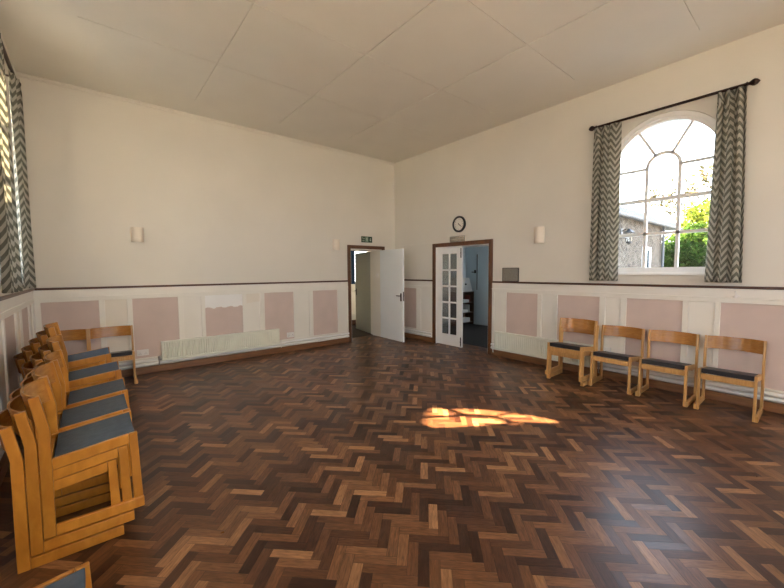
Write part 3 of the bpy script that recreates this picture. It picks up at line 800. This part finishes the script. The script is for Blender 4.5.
# ------------------------------------------------------------------ curtains and poles
def pole(fn, ua, ub, z, label):
    root = empty('curtain_pole', fn((ua+ub)/2, -.10, z)); tag(root, label, 'curtain pole', 'dark curtain poles'); o = tuple(root.location)
    q = MB(); q.tube([fn(ua, -.10, z), fn(ub, -.10, z)], .016, 14); q.build('rod', M['iron'], root, origin=o, smooth=False)
    for s, uu in ((-1, ua), (1, ub)):
        prof = [(.016,0),(.024,.006),(.024,.014),(.014,.022),(.022,.038),(.034,.055),(.036,.07),(.026,.092),(.010,.106),(.001,.112)]
        q = MB(); q.lathe(prof, lambda a, b, hh: fn(uu+s*hh, -.10+a, z+b), 18); q.build('finial', M['iron'], root, origin=o, smooth=True)
    for uu in (ua+.12, ub-.12):
        q = MB(); q.tube([fn(uu, 0, z-.01), fn(uu, -.10, z-.01)], .010, 8); wbox(q, fn, uu-.02, uu+.02, 0, -.008, z-.05, z+.03); q.build('bracket', M['iron'], root, origin=o)
pole(fn_right, -5.99, -4.50, 3.530, 'dark bronze curtain pole over the right-hand arched window')
pole(fn_left, -2.66, -1.20, 3.530, 'dark bronze curtain pole over the window in the left corner')
c = curtain_panel(lambda u, d, z: fn_right(u, -.105+d, z), -4.800, -4.470, 1.395, 3.515, 3, .034, M['chev'], 'curtain', seed=2, flare=.06)
tag(c, 'grey and cream chevron curtain on the left side of the right arched window', 'curtain', 'chevron curtains')
c = curtain_panel(lambda u, d, z: fn_right(u, -.105+d, z), -6.005, -5.765, 1.395, 3.515, 3, .042, M['chev'], 'curtain', seed=6, flare=.36)
tag(c, 'grey and cream chevron curtain on the right side of the right arched window', 'curtain', 'chevron curtains')
c = curtain_panel(lambda u, d, z: fn_left(u, -.105+d, z), -1.50, -1.13, 1.395, 3.515, 3, .040, M['chev'], 'curtain', seed=9)
tag(c, 'sunlit chevron curtain hanging in the left corner by the back wall', 'curtain', 'chevron curtains')
c = curtain_panel(lambda u, d, z: fn_left(u, -.105+d, z), -2.60, -2.20, 1.395, 3.515, 3, .040, M['chev'], 'curtain', seed=4)
tag(c, 'shaded chevron curtain at the left window, nearer end of the pole', 'curtain', 'chevron curtains')

# ------------------------------------------------------------------ chairs  (local +X is the way the chair faces)
def chair_parts(root, W, inset, wood_m, band_m, pad_m):
    t = .024; hw = W/2
    def side(mb, poly, y0, y1): mb.prism(poly, lambda p, q, d: (p, d, q), y0, y1); return mb
    for s in (1, -1):
        yo, yi = s*hw, s*(hw-t)
        fo, fi = (yo, yi) if not inset else (s*(hw-t+.004), s*(hw-2*t+.004))
        side(MB(), [(-.003,.0),(.047,.0),(.048,.588),(.015,.776),(-.028,.768),(.000,.594)], yo, yi).build('rear_leg', wood_m, root, bevel=.004)
        side(MB(), [(.0475,0),(.442,0),(.442,.058),(.0475,.058)], yo, yi).build('runner', wood_m, root, bevel=.004)
        z0 = .0585 if not inset else .0
        side(MB(), [(.393,z0),(.441,z0),(.424,.460),(.382,.456)], fo, fi).build('front_leg', wood_m, root, bevel=.004)
        ri = .0455 if not inset else .02
        side(MB(), [(ri,.354),(ri,.412),(.3815,.4565),(.3815,.399)], fo, fi).build('side_rail', wood_m, root, bevel=.004)
    iw = hw - (t if not inset else 2*t-.004)
    MB().box((.386,-iw,.342),(.410,iw,.402)).build('front_rail', wood_m, root, bevel=.003)
    MB().box((.020,-iw,.335),(.040,iw,.392)).build('rear_rail', wood_m, root, bevel=.003)
    # seat pad: slightly domed slab sloping back
    pd = MB(); w2 = iw-.004; nx, ny = 8, 8
    def zt(x): return .418 + (.462-.418)*(x-.06)/(.36)
    top = []; 
    for i in range(nx+1):
        for j in range(ny+1):
            x = .052+(.412-.052)*i/nx; y = -w2+2*w2*j/ny
            e = min(1, 4*min(i/nx, 1-i/nx))*min(1, 4*min(j/ny, 1-j/ny))
            top.append((x, y, zt(x)-.001+.005*math.sqrt(max(0, e))))
    bot = [(x, y, zt(x)-.050) for x, y, z in top]
    N = (nx+1)*(ny+1); fs = []
    for i in range(nx):
        for j in range(ny):
            a = i*(ny+1)+j; fs.append((a, a+1, a+ny+2, a+ny+1)); fs.append((N+a, N+a+ny+1, N+a+ny+2, N+a+1))
    loop = [j for j in range(ny+1)] + [i*(ny+1)+ny for i in range(1, nx+1)] + [nx*(ny+1)+j for j in range(ny-1, -1, -1)] + [i*(ny+1) for i in range(nx-1, 0, -1)]
    for a, b in zip(loop, loop[1:]+loop[:1]): fs.append((a, b, N+b, N+a))
    pd.add(top+bot, fs); pd.build('seat', pad_m, root, bevel=.004)
    # curved plywood back
    bk = MB(); n = 18; yw = hw-t-.0005; z0, z1 = .628, .772
    def bx(y, z, off):
        s = y/yw; lean = -.03*(z-.59)/.18
        return .030 + lean - .064*(1-abs(s)**2.4) - off
    for off in (0, .011): pass
    f0 = [(bx(-yw+2*yw*k/n, z0, 0), -yw+2*yw*k/n, z0) for k in range(n+1)]; f1 = [(bx(-yw+2*yw*k/n, z1, 0), -yw+2*yw*k/n, z1) for k in range(n+1)]
    b0 = [(bx(-yw+2*yw*k/n, z0, .011), -yw+2*yw*k/n, z0) for k in range(n+1)]; b1 = [(bx(-yw+2*yw*k/n, z1, .011), -yw+2*yw*k/n, z1) for k in range(n+1)]
    bk.strip(f0, f1); bk.strip(f1, b1); bk.strip(b1, b0); bk.strip(b0, f0)
    bk.add([f0[0], f1[0], b1[0], b0[0]], [(0,1,2,3)]); bk.add([f0[-1], f1[-1], b1[-1], b0[-1]], [(0,1,2,3)])
    bk.build('backrest', band_m, root, merge=True)
    return root
G1, G2 = 'blue-seated stacking chairs along the left wall', 'black-seated wooden chairs against the walls'
def dup(src, loc, rz, label, group):
    r = src.copy(); COL.objects.link(r); r.location = loc; r.rotation_euler = (0, 0, rz)
    for ch in src.children:
        c = ch.copy(); COL.objects.link(c); c.parent = r
    tag(r, label, 'chair', group); return r
first = {}
def place(kind, loc, rz, label):
    grp = G1 if kind == 'blue' else G2
    if kind not in first:
        r = empty('stacking_chair'); 
        if kind == 'blue': chair_parts(r, .482, True, M['chairwood'], M['bandwood'], M['fabric'])
        else: chair_parts(r, .508, True, M['honeywood'], M['bandwood'], M['vinyl'])
        r.location = loc; r.rotation_euler = (0, 0, rz); tag(r, label, 'chair', grp); first[kind] = r; return r
    return dup(first[kind], loc, rz, label, grp)
X0 = -5.977; rank = ['first', 'second', 'third', 'fourth', 'fifth']
stacks = [(-4.047, 0, 3), (-3.560, 0, 3), (-3.040, .02, 3), (-2.550, -.05, 4), (-2.030, -.155, 5)]
lev = {3: ['bottom', 'middle', 'topmost'], 4: ['bottom', 'second lowest', 'second highest', 'topmost'], 5: ['bottom', 'second lowest', 'middle', 'second highest', 'topmost']}
for si, (y, xo, n) in enumerate(stacks):
    for k in range(n):
        lab = '%s blue-seated chair of the %s stack from the camera along left wall' % (lev[n][k], rank[si])
        place('blue', (X0+xo+.053*k, y+.241, .001+.067*k), 0, lab)
place('blue', (X0-.12, -4.88-.241, .001), 0, 'single blue-seated chair cut off at the bottom left, apart from the stacks')
def xr(x): return x
place('black', (-5.43, -.115, .001), -PI/2, 'black-seated chair against the back wall beside the double socket')
place('black', (-5.935, -.115, .001), -PI/2, 'black-seated chair in the far left corner, mostly hidden by stacked chairs')
place('black', (-.220, -4.388, .001), PI, 'lower black-seated chair of the stacked pair in front of the right radiator')
place('black', (-.220-.053, -4.388, .068), PI, 'upper black-seated chair of the stacked pair in front of the right radiator')
place('black', (-.115, -4.905, .001), PI, 'single black-seated chair standing right beside the stacked pair of chairs')
place('black', (-.105, -5.455, .001), PI, 'black-seated chair second from the right along the right wall')
place('black', (-.100, -6.012, .001), PI, 'black-seated chair at the right end of the row, under the right curtain')

# ------------------------------------------------------------------ outside
q = MB(); q.box((-40, -40, -.5), (40, 40, -.12)); structure(q.build('ground', M['ground']))
# low stone annexe along y = -2.95, seen through the right window
ax_ = empty('stone_annexe', (7, -2.95, -.12)); tag(ax_, 'low rubble stone annexe with flat pale roof edge outside the right window', 'building'); o = tuple(ax_.location)
def ann(u, d, z): return (u, -2.95+d, z)
q = MB(); 
q.box((3.05, -2.95, -.12), (9.55, -2.70, 3.0)); q.box((9.30, -2.70, -.12), (9.55, 2.5, 3.0)); q.box((3.05, 2.3, -.12), (9.30, 2.5, 3.0))
q.build('wall', M['stone'], ax_, origin=o)
q = MB(); q.box((.36, -2.955, 2.72), (3.05, .3, 3.0)); q.build('parapet', M['stone'], ax_, origin=o)
q = MB(); q.box((.36, -3.10, 2.99), (11.2, 2.6, 3.2)); q.build('roof', M['fascia'], ax_, origin=o)
q = MB(); q.tube([(.4, -3.14, 3.0), (11.2, -3.14, 3.0)], .05, 10); q.build('gutter', M['fascia'], ax_, origin=o)
q = MB(); q.tube([(9.45, -3.02, 3.0), (9.45, -3.02, -.1)], .04, 10); q.build('downpipe', M['fascia'], ax_, origin=o)
wn = MB(); ring(wn, ann, [(7.52,1.30),(7.52,2.25),(8.33,2.25),(8.33,1.30)], [(7.62,1.38),(7.62,2.16),(8.23,2.16),(8.23,1.38)], -.03, .03)
bar2d(wn, ann, (7.92, 1.38), (7.92, 2.16), .05, -.02, .02)
wf = wn.build('window', M['white'], ax_, origin=o)
q = MB(); q.prism([(7.6,1.36),(7.6,2.18),(8.25,2.18),(8.25,1.36)], lambda p, r, d: ann(p, d, r), -.008, -.002); gp = q.build('pane', plain('dark_window_glass', (.05,.06,.07), .05), wf); 
gp.location = (0, 0, 0); gp.data.transform(Matrix.Translation(-Vector(o)))
# lantern on the annexe wall
ln = empty('wall_lantern', (5.72, -2.95, 2.42)); tag(ln, 'black outdoor lantern on the stone annexe wall outside the right window', 'lantern'); o = tuple(ln.location)
q = MB(); q.box((5.66, -2.965, 2.48), (5.78, -2.95, 2.68)); q.tube([(5.72,-2.96,2.60),(5.72,-3.08,2.66),(5.72,-3.14,2.62)], .014, 8); q.build('bracket', M['black'], ln, origin=o)
q = MB(); q.lathe([(.01,2.66),(.04,2.63),(.13,2.56),(.135,2.545),(.11,2.54)], lambda a, b, hh: (5.72+a, -3.14+b, hh), 8); q.build('cap', M['black'], ln, origin=o)
q = MB(); q.lathe([(.10,2.54),(.065,2.30)], lambda a, b, hh: (5.72+a, -3.14+b, hh), 8); q.build('glass', M['cover'], ln, origin=o)
q = MB()
for k in range(4):
    a = PI/4+k*PI/2; q.tube([(5.72+.105*math.cos(a), -3.14+.105*math.sin(a), 2.545), (5.72+.07*math.cos(a), -3.14+.07*math.sin(a), 2.295)], .009, 6)
q.lathe([(.075,2.305),(.08,2.28),(.02,2.25),(.01,2.22)], lambda a, b, hh: (5.72+a, -3.14+b, hh), 8); q.build('cage', M['black'], ln, origin=o)

def tree(name, x, y, trunk_h, blobs, nleaf, size, mat, label, seed, branches=6, tr=.07):
    r = random.Random(seed); root = empty(name, (x, y, -.12)); tag(root, label, 'tree' if name != 'shrub' else 'shrub'); o = tuple(root.location)
    t = MB(); t.tube([(x, y, -.12), (x+.05, y-.03, trunk_h*.5), (x, y, trunk_h)], [tr, tr*.8, tr*.5], 8)
    tips = []
    for (bx_, by, bz, br) in blobs:
        t.tube([(x, y, trunk_h*.8), ((x+bx_)/2+r.uniform(-.1,.1), (y+by)/2, (trunk_h+bz)/2), (bx_, by, bz)], [tr*.45, tr*.28, tr*.1], 6)
        for k in range(branches):
            d = Vector((r.gauss(0,1), r.gauss(0,1), r.gauss(.2,1))).normalized()*br*r.uniform(.6,1.0)
            t.tube([(bx_, by, bz), (bx_+d.x*.5+r.uniform(-.05,.05), by+d.y*.5, bz+d.z*.5+.05), (bx_+d.x, by+d.y, bz+d.z)], [tr*.12, tr*.08, tr*.04], 5)
    t.build('trunk', M['bark'], root, origin=o)
    lv = MB(); tot = sum(b[3]**2 for b in blobs)
    for (bx_, by, bz, br) in blobs:
        for k in range(int(nleaf*br*br/tot)):
            d = Vector((r.gauss(0,1), r.gauss(0,1), r.gauss(0,1))).normalized()*br*r.random()**.45
            d *= .8+.2*math.sin(d.x*7/br+d.z*5/br)
            p = Vector((bx_, by, bz)) + d; s = size*r.uniform(.6, 1.3)
            a = Vector((r.gauss(0,1), r.gauss(0,1), r.gauss(0,.6))).normalized(); b = a.orthogonal().normalized(); b = (b*math.cos(r.random()*6)+a.cross(b)*math.sin(r.random()*6))
            lv.add([p-a*s, p+b*s*.42, p+a*s, p-b*s*.42], [(0,1,2,3)])
    lv.build('foliage', mat, root, origin=o, recalc=False)
tree('bushy_tree', 12.2, -3.1, 1.1, [(12.2,-3.1,2.1,1.0),(12.0,-3.8,1.9,.8),(12.6,-2.3,2.1,.85),(12.3,-3.4,2.8,.6)], 6500, .10, M['leafB'], 'dense green bush against the end of the stone annexe outside', 11)
tree('leafy_tree', 15.4, -2.9, 2.2, [(15.4,-3.0,3.9,.9),(15.2,-3.8,3.6,1.0),(15.8,-2.4,3.0,.8),(15.2,-4.2,2.5,1.0),(15.4,-3.2,2.7,.9)], 5600, .11, M['leafA'], 'sunlit yellow green tree beyond the bush outside the right window', 12)
tree('slender_tree', 19.0, -1.6, 4.4, [(19.0,-1.6,5.6,1.1),(18.8,-2.4,6.3,.8),(19.3,-.9,5.2,.9),(19.0,-3.0,5.2,1.0),(19,-.2,5.6,.8)], 520, .15, M['leafC'], 'thin twiggy tree with sparse leaves against the white sky', 13, branches=11, tr=.13)

# unseen gabled block added beyond the left windows; its verge trims the sunlight
hs = empty('sun_blocker', (-14, 4.0, -.12)); tag(hs, 'unseen gabled sun blocker added beyond the left windows', 'sun_blocker'); o = tuple(hs.location)
gx = -11.2; sl = .47/.83
def roofz(y): return 6.16 + (y-1.18)*sl
q = MB(); ev = .2; rg = 4.4
q.prism([(ev+.25,-.12),(2*rg-ev-.25,-.12),(2*rg-ev-.25,roofz(ev+.25)-.12),(rg,roofz(rg)-.12),(ev+.25,roofz(ev+.25)-.12)], lambda p, r, d: (d, p, r), gx-.15, gx-7)
q.build('wall', M['render'], hs, origin=o)
q = MB()
for s in (0, 1):
    e = ev if s == 0 else 2*rg-ev; ze = roofz(ev); zr = roofz(rg)
    q.prism([(e, ze-.14), (e, ze), (rg, zr), (rg, zr-.14)], lambda p, r, d: (d, p, r), gx, gx-7.2)
q.build('roof', M['roof'], hs, origin=o)
q = MB(); ring(q, lambda u, d, z: (gx-.15-d, u, z), [(3.6,3.2),(3.6,4.6),(5.2,4.6),(5.2,3.2)], [(3.7,3.3),(3.7,4.5),(5.1,4.5),(5.1,3.3)], -.04, .02)
q.build('window', M['white'], hs, origin=o)

# ------------------------------------------------------------------ light
w = bpy.data.worlds.new('sky'); SC.world = w; w.use_nodes = True; nt = w.node_tree
bg = nt.nodes['Background']
tc = node(nt, 'ShaderNodeTexCoord'); sp = node(nt, 'ShaderNodeSeparateXYZ'); nt.links.new(tc.outputs['Generated'], sp.inputs[0])
sky = ramp(nt, sp.outputs[2], [(0.0, (.97, .98, 1.0)), (0.12, (.82, .90, 1.0)), (1.0, (.52, .72, 1.0))])
nt.links.new(sky, bg.inputs['Color']); bg.inputs['Strength'].default_value = 4.5
sd = bpy.data.lights.new('sun', 'SUN'); sd.energy = 60; sd.angle = math.radians(.55); sd.color = (1.0, .80, .56)
so = bpy.data.objects.new('sun', sd); COL.objects.link(so)
el_ = math.radians(32.6); hd = Vector((.829, -.56, 0)).normalized()
so.rotation_euler = Vector((hd.x*math.cos(el_), hd.y*math.cos(el_), -math.sin(el_))).to_track_quat('-Z', 'Y').to_euler()
so.location = (-12, 4, 9)

def portal(loc, direction, sx, sy):
    a = bpy.data.lights.new('window_portal', 'AREA'); a.shape = 'RECTANGLE'; a.size = sx; a.size_y = sy; a.cycles.is_portal = True
    ob = bpy.data.objects.new('window_portal', a); COL.objects.link(ob); ob.location = loc
    ob.rotation_euler = Vector(direction).to_track_quat('-Z', 'Z' if abs(direction[2]) < .9 else 'Y').to_euler()
for c in W_right: portal((.30, c, 2.5), (-1, 0, 0), 1.3, 2.05)
for c in W_front_added: portal((c, YB-.30, 2.5), (0, 1, 0), 1.3, 2.05)
for c in W_left: portal((L-.30, c, 2.5), (1, 0, 0), 1.3, 2.05)
portal((.44, 2.32, 1.63), (0, -1, 0), .85, 1.1)
portal((1.75, -2.97, 1.67), (0, 1, 0), 1.12, 1.07)

# ------------------------------------------------------------------ camera
cd = bpy.data.cameras.new('camera'); cam = bpy.data.objects.new('camera', cd); COL.objects.link(cam)
R = Vector((0.76845114, -0.63987611, -0.0064348)); U = Vector((0.04578378, 0.04494785, 0.99793965)); F = Vector((0.63826851, 0.76716247, -0.06383618))
mw = Matrix((( R.x, U.x, -F.x, CAM.x), (R.y, U.y, -F.y, CAM.y), (R.z, U.z, -F.z, CAM.z), (0, 0, 0, 1)))
cam.matrix_world = mw
cd.sensor_width = 36; cd.sensor_fit = 'HORIZONTAL'; cd.lens = 36*361.655/784; cd.clip_start = .05; cd.clip_end = 200
SC.camera = cam
vs = SC.view_settings; vs.view_transform = 'Standard'; vs.look = 'None'; vs.gamma = 1; vs.use_curve_mapping = False; vs.exposure = 1.12
SC.cycles.max_bounces = 16; SC.cycles.diffuse_bounces = 8; SC.cycles.transparent_max_bounces = 16
SC.cycles.sample_clamp_indirect = 8
